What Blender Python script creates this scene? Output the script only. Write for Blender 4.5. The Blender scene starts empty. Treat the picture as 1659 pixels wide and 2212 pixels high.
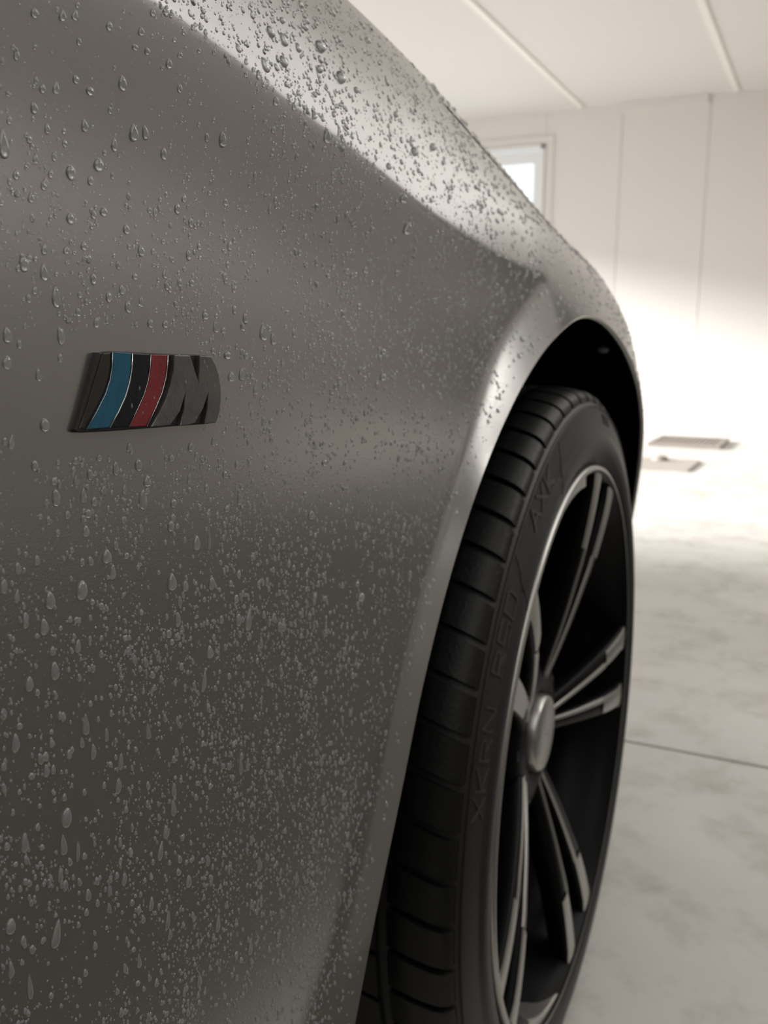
import bpy, bmesh, math, random
import numpy as np
from mathutils import Vector, Matrix

random.seed(7)
rng = np.random.default_rng(7)
PI = math.pi
scene = bpy.context.scene
COL = scene.collection

# ------------------------------------------------------------------ camera
# world: X = car's forward, Y = into the car from its right flank, Z up; hub of the front wheel at (0, 0.03, 0.335)
YAW, PITCH, ROLL, FPX = 0.4515, 0.1785, 0.0076, 1988.0
CAM = Vector((-0.773, -0.1834, 0.680))
cy, sy, cp, sp = math.cos(YAW), math.sin(YAW), math.cos(PITCH), math.sin(PITCH)
fwd = Vector((cy*cp, sy*cp, -sp)); rgt = Vector((sy, -cy, 0)); upv = rgt.cross(fwd)
r2 = rgt*math.cos(ROLL) + upv*math.sin(ROLL); u2 = -rgt*math.sin(ROLL) + upv*math.cos(ROLL)
cam_data = bpy.data.cameras.new('camera'); cam = bpy.data.objects.new('camera', cam_data); COL.objects.link(cam)
cam.matrix_world = Matrix(((r2.x, u2.x, -fwd.x, CAM.x), (r2.y, u2.y, -fwd.y, CAM.y), (r2.z, u2.z, -fwd.z, CAM.z), (0, 0, 0, 1)))
cam_data.sensor_fit = 'VERTICAL'; cam_data.sensor_height = 36.0
cam_data.lens = 36.0*FPX/2212.0
cam_data.clip_start = 0.01; cam_data.clip_end = 100
cam_data.dof.use_dof = True
cam_data.dof.focus_distance = 0.30
cam_data.dof.aperture_fstop = cam_data.lens/1.8
scene.camera = cam

# ------------------------------------------------------------------ world, light, exposure
world = bpy.data.worlds.new('overcast sky'); scene.world = world; world.use_nodes = True
wb = world.node_tree.nodes['Background']; wb.inputs[0].default_value = (0.93, 0.97, 1.0, 1); wb.inputs[1].default_value = 1.3
vs = scene.view_settings
vs.view_transform = 'Standard'; vs.look = 'None'; vs.gamma = 1.0; vs.use_curve_mapping = False
vs.exposure = 0.0

def light(name, kind, loc, energy, color=(1, 1, 1), size=None, size_y=None, direction=None, angle=None):
    d = bpy.data.lights.new(name, kind); d.energy = energy; d.color = color
    if kind == 'AREA':
        d.shape = 'RECTANGLE'; d.size = size; d.size_y = size_y
    if kind == 'SUN': d.angle = angle
    o = bpy.data.objects.new(name, d); COL.objects.link(o); o.location = loc
    if direction is not None: o.rotation_euler = Vector(direction).to_track_quat('-Z', 'Y').to_euler()
    return o
# low sun and sky through the open garage door in the left wall, beyond the car's nose
light('low_sun', 'SUN', (4, 9, 5), 13.0, (1.0, 0.975, 0.95), direction=(0.27, -0.92, -0.29), angle=math.radians(13))
light('door_daylight', 'AREA', (3.9, 4.25, 1.0), 16, (0.97, 0.98, 1.0), 5.2, 1.85, (0, -1, -0.05))
# two unseen ceiling panels added to fill the room and brighten the shoulder
light('ceiling_fill', 'AREA', (2.9, -1.15, 2.44), 33, (1.0, 0.97, 0.94), 5.2, 1.9, (0, 0, -1))
light('ceiling_fill.001', 'AREA', (-2.0, -1.15, 2.44), 21, (1.0, 0.97, 0.94), 3.2, 1.9, (0, 0, -1))

light('glint_light', 'AREA', (1.2, -2.12, 2.30), 11, (1.0, 0.985, 0.96), 1.2, 0.10, (-1.75, 2.1, -1.65))  # unseen tube added to put crisp glints on the beads

# ------------------------------------------------------------------ materials
def mat(name):
    m = bpy.data.materials.new(name); m.use_nodes = True
    nt = m.node_tree; b = nt.nodes['Principled BSDF']
    return m, nt, b
def N(nt, t, **kw):
    n = nt.nodes.new(t)
    for k, v in kw.items(): setattr(n, k, v)
    return n
def simple(name, col, rough=0.5, metal=0.0, bump=0.0, bscale=200.0, spec=0.5, coat=0.0, var=0.0, vscale=5.0):
    m, nt, b = mat(name)
    b.inputs['Base Color'].default_value = (*col, 1); b.inputs['Roughness'].default_value = rough
    b.inputs['Metallic'].default_value = metal; b.inputs['Specular IOR Level'].default_value = spec
    b.inputs['Coat Weight'].default_value = coat
    tc = N(nt, 'ShaderNodeTexCoord')
    if bump > 0:
        no = N(nt, 'ShaderNodeTexNoise'); no.inputs['Scale'].default_value = bscale; no.inputs['Detail'].default_value = 4
        nt.links.new(tc.outputs['Object'], no.inputs['Vector'])
        bp = N(nt, 'ShaderNodeBump'); bp.inputs['Strength'].default_value = bump; bp.inputs['Distance'].default_value = 0.001
        nt.links.new(no.outputs['Fac'], bp.inputs['Height']); nt.links.new(bp.outputs['Normal'], b.inputs['Normal'])
    if var > 0:
        n2 = N(nt, 'ShaderNodeTexNoise'); n2.inputs['Scale'].default_value = vscale; n2.inputs['Detail'].default_value = 6
        nt.links.new(tc.outputs['Object'], n2.inputs['Vector'])
        mx = N(nt, 'ShaderNodeMix', data_type='RGBA')
        mx.inputs[6].default_value = (*[c*(1-var) for c in col], 1); mx.inputs[7].default_value = (*[min(1, c*(1+var)) for c in col], 1)
        nt.links.new(n2.outputs['Fac'], mx.inputs[0]); nt.links.new(mx.outputs[2], b.inputs['Base Color'])
    return m

def paint_material():
    m, nt, b = mat('wet grey car paint')
    b.inputs['Base Color'].default_value = (0.40, 0.39, 0.375, 1)
    b.inputs['Metallic'].default_value = 0.85; b.inputs['Roughness'].default_value = 0.24
    b.inputs['Coat Weight'].default_value = 0.6; b.inputs['Coat Roughness'].default_value = 0.09; b.inputs['Coat IOR'].default_value = 1.4
    tc = N(nt, 'ShaderNodeTexCoord')
    # flake grain and a wet film drawn down in vertical streaks
    fl = N(nt, 'ShaderNodeTexNoise'); fl.inputs['Scale'].default_value = 1600; fl.inputs['Detail'].default_value = 2
    nt.links.new(tc.outputs['Object'], fl.inputs['Vector'])
    mp = N(nt, 'ShaderNodeMapping'); mp.inputs['Scale'].default_value = (90, 20, 9)
    nt.links.new(tc.outputs['Object'], mp.inputs['Vector'])
    st = N(nt, 'ShaderNodeTexNoise'); st.inputs['Scale'].default_value = 1.0; st.inputs['Detail'].default_value = 3
    nt.links.new(mp.outputs['Vector'], st.inputs['Vector'])
    mr = N(nt, 'ShaderNodeMapRange'); mr.inputs['To Min'].default_value = 0.04; mr.inputs['To Max'].default_value = 0.22
    nt.links.new(st.outputs['Fac'], mr.inputs['Value']); nt.links.new(mr.outputs['Result'], b.inputs['Coat Roughness'])
    b1 = N(nt, 'ShaderNodeBump'); b1.inputs['Strength'].default_value = 0.10; b1.inputs['Distance'].default_value = 0.0003
    nt.links.new(fl.outputs['Fac'], b1.inputs['Height'])
    b2 = N(nt, 'ShaderNodeBump'); b2.inputs['Strength'].default_value = 0.12; b2.inputs['Distance'].default_value = 0.0006
    nt.links.new(st.outputs['Fac'], b2.inputs['Height']); nt.links.new(b1.outputs['Normal'], b2.inputs['Normal'])
    nt.links.new(b2.outputs['Normal'], b.inputs['Normal']); nt.links.new(b2.outputs['Normal'], b.inputs['Coat Normal'])
    return m
PAINT = paint_material()

def water_material():
    m, nt, b = mat('whitened water')
    b.inputs['Base Color'].default_value = (0.9, 0.9, 0.9, 1); b.inputs['Roughness'].default_value = 0.0
    b.inputs['IOR'].default_value = 1.4; b.inputs['Transmission Weight'].default_value = 0.82; b.inputs['Coat Weight'].default_value = 1.0; b.inputs['Coat Roughness'].default_value = 0.03  # opaque white share stands in for the light inside the beads
    return m
WATER = water_material()
BLACK_PLASTIC = simple('black liner felt', (0.004, 0.004, 0.0042), 0.95, bump=0.3, bscale=150, spec=0.03)
GLOSS_BLACK = simple('gloss black wheel paint', (0.003, 0.003, 0.0034), 0.4, spec=0.12)
SILVER = simple('machined alloy', (0.52, 0.505, 0.48), 0.33, 0.9, bump=0.08, bscale=700)
CHROME = simple('thin chrome', (0.75, 0.73, 0.70), 0.15, 1.0)
RUBBER = simple('tyre rubber', (0.022, 0.0217, 0.021), 0.45, bump=0.3, bscale=350, spec=0.45, var=0.25, vscale=14)
SHADED_TREAD = simple('shaded tread rubber', (0.006, 0.006, 0.0057), 0.45, bump=0.3, bscale=350, spec=0.35)  # darker copy of the tyre rubber, carrying the shade inside the arch
RUBBER_LIT = simple('lit tyre lettering rubber', (0.04, 0.04, 0.038), 0.4, spec=0.6)  # lighter copy of the rubber, so raised marks look lit
STEEL = simple('brake steel', (0.10, 0.10, 0.10), 0.45, 0.8)
BOLT = simple('bolt steel', (0.25, 0.25, 0.25), 0.35, 0.9)

# ------------------------------------------------------------------ helpers
def link(o, parent=None):
    COL.objects.link(o)
    if parent is not None: o.parent = parent
    return o
def mesh_obj(name, verts, faces, m=None, parent=None, smooth=False):
    me = bpy.data.meshes.new(name); me.from_pydata([tuple(v) for v in verts], [], faces); me.update()
    if m: me.materials.append(m)
    if smooth: me.shade_smooth()
    return link(bpy.data.objects.new(name, me), parent)
def bm_obj(name, bm, m=None, parent=None, smooth=False):
    me = bpy.data.meshes.new(name); bmesh.ops.recalc_face_normals(bm, faces=bm.faces[:]); bm.to_mesh(me); bm.free()
    if m: me.materials.append(m)
    if smooth: me.shade_smooth()
    return link(bpy.data.objects.new(name, me), parent)
def empty(name, loc=(0, 0, 0), parent=None):
    o = bpy.data.objects.new(name, None); o.location = loc; o.empty_display_size = 0.1
    return link(o, parent)
def tag(o, label=None, cat=None, group=None, kind=None):
    if label: o['label'] = label
    if cat: o['category'] = cat
    if group: o['group'] = group
    if kind: o['kind'] = kind
    return o
def box_bm(x0, x1, y0, y1, z0, z1, bev=0.0):
    bm = bmesh.new(); bmesh.ops.create_cube(bm, size=1.0)
    for v in bm.verts:
        v.co = Vector(((x0+x1)/2 + v.co.x*(x1-x0), (y0+y1)/2 + v.co.y*(y1-y0), (z0+z1)/2 + v.co.z*(z1-z0)))
    if bev > 0: bmesh.ops.bevel(bm, geom=bm.edges[:], offset=bev, segments=2, profile=0.7, affect='EDGES')
    return bm
def box(name, dims, m, parent=None, bev=0.0):
    return bm_obj(name, box_bm(*dims, bev=bev), m, parent)

# ------------------------------------------------------------------ setting
FZ = 0.023          # floor level
CZ = 2.564          # ceiling level
X0, X1, Y0, Y1 = -4.0, 6.9, -2.3, 4.2

def concrete_material():
    m, nt, b = mat('stained concrete')
    tc = N(nt, 'ShaderNodeTexCoord')
    n1 = N(nt, 'ShaderNodeTexNoise'); n1.inputs['Scale'].default_value = 1.6; n1.inputs['Detail'].default_value = 9; n1.inputs['Roughness'].default_value = 0.62
    n2 = N(nt, 'ShaderNodeTexNoise'); n2.inputs['Scale'].default_value = 7.5; n2.inputs['Detail'].default_value = 8; n2.inputs['Roughness'].default_value = 0.7; n2.inputs['Distortion'].default_value = 0.1
    for n in (n1, n2): nt.links.new(tc.outputs['Object'], n.inputs['Vector'])
    cr = N(nt, 'ShaderNodeValToRGB'); e = cr.color_ramp.elements
    e[0].position = 0.30; e[0].color = (0.58, 0.565, 0.525, 1); e[1].position = 0.70; e[1].color = (0.74, 0.72, 0.68, 1)
    nt.links.new(n1.outputs['Fac'], cr.inputs[0])
    c2 = N(nt, 'ShaderNodeValToRGB'); e = c2.color_ramp.elements
    e[0].position = 0.30; e[0].color = (0.72, 0.70, 0.67, 1); e[1].position = 0.52; e[1].color = (1, 1, 1, 1)
    nt.links.new(n2.outputs['Fac'], c2.inputs[0])
    mx = N(nt, 'ShaderNodeMix', data_type='RGBA', blend_type='MULTIPLY'); mx.inputs[0].default_value = 1
    nt.links.new(cr.outputs[0], mx.inputs[6]); nt.links.new(c2.outputs[0], mx.inputs[7])
    nt.links.new(mx.outputs[2], b.inputs['Base Color'])
    b.inputs['Roughness'].default_value = 0.62
    return m
CONCRETE = concrete_material()
WALL = simple('off white wall paint', (0.80, 0.765, 0.735), 0.75, bump=0.05, bscale=60)
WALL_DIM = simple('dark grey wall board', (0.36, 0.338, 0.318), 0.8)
CEIL = simple('off white ceiling paint', (0.73, 0.705, 0.68), 0.8)
WHITE_TRIM = simple('white trim', (0.86, 0.84, 0.79), 0.5)
FRAME_WHITE = simple('white plastic frame', (0.85, 0.86, 0.87), 0.3)
GROUT = simple('joint filler', (0.42, 0.41, 0.38), 0.9)

# floor: slabs of concrete with an open joint between them
fl = tag(empty('floor', (0, 0, FZ)), kind='structure')
fb = mesh_obj('joint_bed', [(X0, Y0, -0.02), (X1, Y0, -0.02), (X1, Y1+1.5, -0.02), (X0, Y1+1.5, -0.02)], [(0, 1, 2, 3)], GROUT, fl)
JX = 0.73
for (a, b_) in ((X0, JX-0.004), (JX+0.004, X1)):
    o = bm_obj('slab', box_bm(a, b_, Y0, Y1, -0.03, 0.0, 0.002), CONCRETE, fl)
apron = tag(bm_obj('driveway', box_bm(X0, X1+2, Y1+0.02, Y1+6, FZ-0.06, FZ-0.02), CONCRETE), kind='structure')

# unseen dark mat, added so the flank mirrors something dark
bm_ = box_bm(-3.6, 6.2, Y0+0.1, -0.25, FZ, FZ+0.008, 0.003)
tag(bm_obj('reflected_dark_mat', bm_, simple('dark mat for reflection', (0.092, 0.087, 0.078), 0.85)), 'dark mat added out of view to darken the flank reflection', 'mat')

# ceiling boards with battens over the joints
ce = tag(empty('ceiling', (0, 0, CZ)), kind='structure')
edges_y = [Y0, -1.75, -0.50, 0.655, 1.815, 2.97, Y1]
for a, b_ in zip(edges_y[:-1], edges_y[1:]):
    bm_obj('board', box_bm(X0, X1, a+0.004, b_-0.004, 0.0, 0.02, 0.001), CEIL, ce)
for y in edges_y[1:-1]:
    bm_obj('batten', box_bm(X0, X1-0.01, y-0.022, y+0.022, -0.012, -0.0005, 0.003), WHITE_TRIM, ce)
mesh_obj('backing', [(X0, Y0, 0.03), (X1, Y0, 0.03), (X1, Y1, 0.03), (X0, Y1, 0.03)], [(0, 1, 2, 3)], GROUT, ce)

# front wall: tall boards with fine joints, opening for the window
wf = tag(empty('wall_front', (X1, 0, 0)), kind='structure')
WY0, WY1, WZ0, WZ1 = 2.10, 3.30, 1.05, 2.30
ybs = [Y0, -1.1, -0.15, 0.83, 1.487, WY0]
for a, b_ in zip(ybs[:-1], ybs[1:]):
    bm_obj('board', box_bm(0.0, 0.03, a+0.0015, b_-0.0015, FZ, CZ, 0.002), WALL, wf)
bm_obj('board', box_bm(0.0, 0.03, WY1, Y1, FZ, CZ), WALL, wf)
bm_obj('board', box_bm(0.0, 0.03, WY0, WY1, FZ, WZ0), WALL, wf)
bm_obj('board', box_bm(0.0, 0.03, WY0, WY1, WZ1, CZ), WALL, wf)
bm_obj('board', box_bm(-0.02, 0.0, 0.85, 1.487, 2.49, CZ-0.001, 0.002), WALL, wf)
mesh_obj('backing', [(0.035, Y0, FZ), (0.035, WY0, FZ), (0.035, WY0, CZ), (0.035, Y0, CZ)], [(0, 1, 2, 3)], GROUT, wf)
# window in the front wall
wi = tag(empty('window_1', (X1, 0, 0)), kind='structure')
bm = box_bm(-0.03, 0.09, WY0, WY0+0.035, WZ0, WZ1, 0.004)
bm_obj('jamb', bm, FRAME_WHITE, wi)
bm_obj('jamb', box_bm(-0.03, 0.09, WY1-0.035, WY1, WZ0, WZ1, 0.004), FRAME_WHITE, wi)
bm_obj('head', box_bm(-0.03, 0.09, WY0, WY1, WZ1-0.03, WZ1, 0.004), FRAME_WHITE, wi)
bm_obj('sill', box_bm(-0.06, 0.09, WY0-0.02, WY1+0.02, WZ0-0.03, WZ0+0.01, 0.004), FRAME_WHITE, wi)
sash = bm_obj('sash', box_bm(0.02, 0.06, WY0+0.045, WY0+0.10, WZ0+0.02, WZ1-0.04, 0.006), FRAME_WHITE, wi)
bm_obj('sash', box_bm(0.02, 0.06, WY1-0.10, WY1-0.045, WZ0+0.02, WZ1-0.04, 0.006), FRAME_WHITE, wi)
bm_obj('sash', box_bm(0.02, 0.06, WY0+0.10, WY1-0.10, WZ1-0.13, WZ1-0.04, 0.006), FRAME_WHITE, wi)
bm_obj('sash', box_bm(0.02, 0.06, WY0+0.10, WY1-0.10, WZ0+0.02, WZ0+0.10, 0.006), FRAME_WHITE, wi)
gm, gnt, gb = mat('window glass'); gb.inputs['Transmission Weight'].default_value = 1; gb.inputs['Roughness'].default_value = 0.02; gb.inputs['IOR'].default_value = 1.1
gb.inputs['Base Color'].default_value = (0.97, 0.98, 1, 1)
bm_obj('pane', box_bm(0.036, 0.042, WY0+0.09, WY1-0.09, WZ0+0.08, WZ1-0.12), gm, wi)
# trim around the window
for i, d in enumerate(((-0.012, 0.0, WY0-0.07, WY0-0.001, WZ0-0.1, WZ1+0.07), (-0.012, 0.0, WY0-0.001, WY1, WZ1+0.001, WZ1+0.07))):
    tag(bm_obj('trim_%d' % (i+1), box_bm(X1+d[0], X1+d[1], *d[2:], bev=0.003), WALL), kind='structure')
# dark slot (open end of a channel) under the ceiling by the window
# other walls; the left one has the wide open garage door
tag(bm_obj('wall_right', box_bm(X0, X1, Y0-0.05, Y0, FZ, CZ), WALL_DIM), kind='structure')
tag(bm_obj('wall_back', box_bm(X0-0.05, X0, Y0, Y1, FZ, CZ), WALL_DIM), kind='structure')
DX0, DX1, DZ = 1.22, 6.6, 1.96
wl = tag(empty('wall_left', (0, Y1, 0)), kind='structure')
bm_obj('board', box_bm(X0, DX0, 0, 0.05, FZ, CZ), WALL, wl)
bm_obj('board', box_bm(DX1, X1, 0, 0.05, FZ, CZ), WALL, wl)
bm_obj('board', box_bm(DX0, DX1, 0, 0.05, DZ, CZ), WALL, wl)

# ------------------------------------------------------------------ car body surface (right flank, front)
HX, HZ = 0.0, 0.335
def interp(x, xs, ys):
    # smooth (monotone-ish cubic) interpolation through knots
    xs = np.asarray(xs, float); ys = np.asarray(ys, float)
    x = np.clip(np.asarray(x, float), xs[0], xs[-1])
    m = np.gradient(ys, xs)
    i = np.clip(np.searchsorted(xs, x, side='right')-1, 0, len(xs)-2)
    h = xs[i+1]-xs[i]; t = (x-xs[i])/h
    return (2*t**3-3*t**2+1)*ys[i] + (t**3-2*t**2+t)*h*m[i] + (-2*t**3+3*t**2)*ys[i+1] + (t**3-t**2)*h*m[i+1]
def zc(x):   # crease line
    return interp(x, [-2.1, -1.2, -0.75, -0.56, -0.50, -0.45, -0.39, -0.31, -0.235, -0.17, -0.105, 0.0, 0.1, 0.2, 0.3, 0.45, 0.6, 0.9],
                     [.815, .805, .797, .782, .7755, .7668, .7575, .7425, .7330, .7275, .7262, .722, .710, .692, .668, .62, .56, .45])
def zt(x):   # top of the fender shoulder
    return interp(x, [-2.1, -1.2, -0.75, -0.50, -0.34, -0.28, -0.18, -0.08, 0.05, 0.19, 0.31, 0.40, 0.5, 0.7, 0.9],
                     [.905, .90, .892, .876, .858, .852, .838, .818, .791, .771, .750, .730, .705, .63, .52])
def arch_r(th):  # arch opening radius around the hub (th in degrees, measured from +X)
    return interp(th, [-40, 0, 40, 60, 90, 120, 143, 155, 162, 167, 171, 177, 185, 200], [.372, .372, .372, .372, .3705, .3715, .378, .384, .389, .397, .406, .422, .45, .50])
def flare_r(th):
    return interp(th, [-40, 40, 90, 105, 110, 118, 130, 140, 150, 160, 166, 171, 175, 200], [.44, .43, .412, .408, .399, .392, .392, .389, .396, .404, .412, .428, .452, .52])
def plan(x, z=1.0):
    return 0.5*np.clip(np.asarray(x)-0.20, 0, None)*np.clip(0.60-np.asarray(z), 0, None) + 0.75*np.clip(np.asarray(x)-0.20, 0, None)**2 + 0.02*np.clip(-np.asarray(x)-0.75, 0, None)**2
def side_y(x, z):
    x = np.asarray(x, float); z = np.asarray(z, float)
    r = np.hypot(x-HX, z-HZ); th = np.degrees(np.arctan2(z-HZ, x-HX)); th = np.where(th < -90, th+360, th)
    ra, rf = arch_r(th), flare_r(th)
    # flank: slightly hollow just below the crease, full lower down
    d = zc(x)-z
    panel = 0.0115 + 0.0045*np.exp(-((d-0.045)/0.04)**2) - 0.012*np.clip(d-0.10, 0, None) + 0.10*np.clip(d-0.22, 0, None)**2 + 0.03*np.clip((x+0.112)/0.06, 0, 1)**2
    rf = ra + (rf-ra)*(1+0.18*np.clip((150-th)/20, 0, 1))
    w = (r-ra)/(rf-ra)
    flare = 0.0005 + 0.0150*w
    k = 0.0009 + 0.003*np.clip((150-th)/-40, 0, 1)
    a = -panel; b = -flare
    y = -(np.maximum(a, b) + np.log1p(np.exp(-np.abs(a-b)/k))*k)*1.0
    # shoulder above the crease
    u = (z-zc(x))/(zt(x)-zc(x))
    yc = 0.0108
    sh = yc + 0.050*(0.75*u + 0.25*np.clip(u, 0, None)**3)
    soft = np.clip((x+0.13)/0.12, 0, 1)
    k2 = 0.0004 + 0.004*soft
    a, b = y, np.where(u > -0.6, sh, -1)
    y = np.maximum(a, b) + np.log1p(np.exp(-np.abs(a-b)/k2))*k2 - 0.69*k2*0.5
    return y + plan(x, z)
def surf(x, z): return float(side_y(x, z))
def normal(x, z, e=5e-4):
    dydx = (side_y(x+e, z)-side_y(x-e, z))/(2*e); dydz = (side_y(x, z+e)-side_y(x, z-e))/(2*e)
    n = np.stack([dydx, -np.ones_like(dydx), dydz], -1)
    return n/np.linalg.norm(n, axis=-1, keepdims=True)

car = tag(empty('car', (0, 0, FZ)), 'wet grey car seen along its right front flank, covered in water beads', 'car')
def cobj(name, verts, faces, m, smooth=True):
    v = np.array(verts, float); v[:, 2] -= FZ
    return mesh_obj(name, v, faces, m, car, smooth)

def grid_faces(nc, nr, off=0):
    return [(off+i*nr+j, off+(i+1)*nr+j, off+(i+1)*nr+j+1, off+i*nr+j+1) for i in range(nc-1) for j in range(nr-1)]

# arch edge polyline from the rear foot to the front foot
ths = np.concatenate([np.linspace(184, 10, 270), np.linspace(8, -25, 12)])
ra = arch_r(ths); ax = ra*np.cos(np.radians(ths)); az = HZ + ra*np.sin(np.radians(ths))
XA0 = float(ax.min()); iA = int(ax.argmin()); XA1 = float(ax.max()); iB = int(ax.argmax())
axr = ax[iA:iB+1]; azr = az[iA:iB+1]
NR1, NR2 = 110, 34
def split_rows(x, zlo):
    c = float(zc(x)); t = float(zt(x))
    # rows: lower part (denser near the top of the flank), then crease to shoulder top
    a = zlo + (c-zlo)*np.linspace(0, 1, NR1)
    b = c + (t-c)*np.linspace(0, 1, NR2)[1:]
    return np.concatenate([a, b])
# block A behind the arch (with the rows below the arch foot)
xsA = np.concatenate([np.linspace(-0.90, -0.70, 30)[:-1], np.linspace(-0.70, XA0, 130)])
zfoot = float(azr[0]); VA, cols = [], []
low = np.linspace(0.14, zfoot, 14)[:-1]
for x in xsA:
    zs = np.concatenate([low, split_rows(x, zfoot)]); cols.append(zs)
nrA = len(cols[0]); ZA = np.array(cols); XAg = np.repeat(xsA[:, None], nrA, 1)
YA = side_y(XAg, ZA)
# block B over the arch
NB = 330
s = np.linspace(0, 1, NB); xsB = XA0 + (XA1-XA0)*(0.5-0.5*np.cos(np.clip(s, 0, 1)*PI))
zsB = np.interp(xsB, axr, azr)
ZB = np.array([split_rows(x, z) for x, z in zip(xsB, zsB)]); nrB = ZB.shape[1]
XBg = np.repeat(xsB[:, None], nrB, 1); YB = side_y(XBg, ZB)
# block C ahead of the arch (bumper corner)
xsC = np.linspace(XA1, 0.86, 40); zfC = float(azr[-1])
lowC = np.linspace(0.20, zfC, 10)[:-1]
ZC = np.array([np.concatenate([lowC, split_rows(x, zfC)]) for x in xsC]); nrC = ZC.shape[1]
XCg = np.repeat(xsC[:, None], nrC, 1); YC = side_y(XCg, ZC)
verts, ffaces, bfaces = [], [], []
def add_block(X, Y, Z, nr):
    off = len(verts)
    verts.extend(zip(X.ravel(), Y.ravel(), Z.ravel()))
    for f in grid_faces(X.shape[0], nr, off):
        c = verts[f[0]]
        # hood takes the top of the shoulder forward of the crease's end; bumper takes the front corner below its seam
        i, j = divmod(f[0]-off, nr)
        if c[0] > 0.215 and c[2] < 0.668-0.25*(c[0]-0.215): bfaces.append(f)
        else: ffaces.append(f)
add_block(XAg, YA, ZA, nrA); add_block(XBg, YB, ZB, nrB); add_block(XCg, YC, ZC, nrC)
def compact(vs, fs):
    used = sorted({i for f in fs for i in f}); mp = {u: k for k, u in enumerate(used)}
    return [vs[u] for u in used], [tuple(mp[i] for i in f) for f in fs]
fv, ff = compact(verts, ffaces)
# rolled arch lip joined to the fender edge
def lip_strip(i0, i1, vlist, flist):
    off = len(vlist); prof = [(0, 0), (0.0010, 0.0003), (0.0018, 0.0011), (0.0022, 0.0022), (0.0020, 0.0045)]
    n = 0
    for k in range(i0, i1):
        x, z = ax[k], az[k]; r = math.hypot(x, z-HZ); nx, nz = -x/r, -(z-HZ)/r; y = surf(x, z)
        for a, b in prof: vlist.append((x+nx*a, y+b, z+nz*a))
        n += 1
    m = len(prof)
    for a in range(n-1):
        for b in range(m-1): flist.append((off+a*m+b, off+a*m+b+1, off+(a+1)*m+b+1, off+(a+1)*m+b))
bi = [k for k in range(len(ax)) if ax[k] > 0.215 and az[k] < 0.668]
ksplit = bi[0] if bi else len(ax)
lip_strip(0, min(ksplit+1, len(ax)), fv, ff)
fender = cobj('fender', fv, ff, PAINT)
bv, bf = compact(verts, bfaces); lip_strip(ksplit, len(ax), bv, bf)
bumper = cobj('bumper', bv, bf, PAINT)
# hood / upper shoulder
hx = np.concatenate([np.linspace(-0.9, 0.86, 120)])
offs = [(0, 0), (.004, .0042), (.010, .009), (.018, .014), (.030, .0195), (.05, .026), (.09, .035), (.16, .048), (.3, .068), (.55, .092), (.88, .10), (1.2, .092), (1.5, .06), (1.72, 0)]
HV = []
for x in hx:
    t = float(zt(x)); y0 = surf(x, t); wsc = (1.76-2*plan(x)-0.1)/1.72
    for a, b in offs: HV.append((x, y0 + (a if a < 0.1 else 0.1+(a-0.1)*wsc), t+b*(1-0.5*max(0, x)/0.9)))
hood = cobj('hood', HV, grid_faces(len(hx), len(offs)), PAINT)
# seam between fender and hood along the top of the shoulder
sv = []
sx = np.linspace(-0.20, 0.30, 60)
for x_ in sx:
    c_, t_ = float(zc(x_)), float(zt(x_)); z_ = c_+(t_-c_)*(0.80+0.1*max(0, -x_)/0.2)
    for dz, dy in ((-0.0016, 0.0004), (-0.0012, -0.0003), (0.0012, -0.0003), (0.0016, 0.0004)): sv.append((x_, surf(x_, z_+dz)+dy, z_+dz))
cobj('shut_line', sv, grid_faces(60, 4), BLACK_PLASTIC)
# door behind the fender (its seam is out of the picture)
dxs = np.linspace(-2.0, -0.905, 30)
DZs = np.array([np.concatenate([np.linspace(0.14, float(zc(x)), 30), np.linspace(float(zc(x)), float(zt(x)), 14)[1:]]) for x in dxs])
DXg = np.repeat(dxs[:, None], DZs.shape[1], 1)
door = cobj('door', list(zip(DXg.ravel(), side_y(DXg, DZs).ravel(), DZs.ravel())), grid_faces(len(dxs), DZs.shape[1]), PAINT)

# wheel arch liner: ribbed black tub
LV, LF = [], []
lprof = [(0.0030, -0.0012), (0.012, 0.004), (0.018, 0.012), (0.10, 0.018), (0.24, 0.018), (0.28, 0.0), (0.285, -0.1), (0.285, -0.25)]
lth = np.linspace(190, -22, 110)
for t in lth:
    r = float(arch_r(t)); c, s_ = math.cos(math.radians(t)), math.sin(math.radians(t))
    for y, dr in lprof:
        yy = y + (surf(r*c, HZ+r*s_) if y < 0.02 else 0)
        LV.append(((r+dr)*c, yy, HZ+(r+dr)*s_))
liner = cobj('wheel_arch_liner', LV, grid_faces(len(lth), len(lprof)), BLACK_PLASTIC)
cv = [(-0.5, 0.285, 0.06), (0.5, 0.285, 0.06), (0.5, 0.285, 0.75), (-0.5, 0.285, 0.75)]
cobj('inner_panel', cv, [(0, 1, 2, 3)], BLACK_PLASTIC, False)
# clip in the liner near the top
bm = bmesh.new(); bmesh.ops.create_uvsphere(bm, u_segments=14, v_segments=8, radius=0.006)
for v in bm.verts: v.co.z *= 0.45
o = bm_obj('liner_clip', bm, simple('grey clip', (0.35, 0.35, 0.35), 0.5), car, True); o.location = (0.163, 0.0285, 0.678-FZ); o.rotation_euler = (0, 0.444, 0)
tag(o, 'small grey push clip in the black liner')

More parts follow.
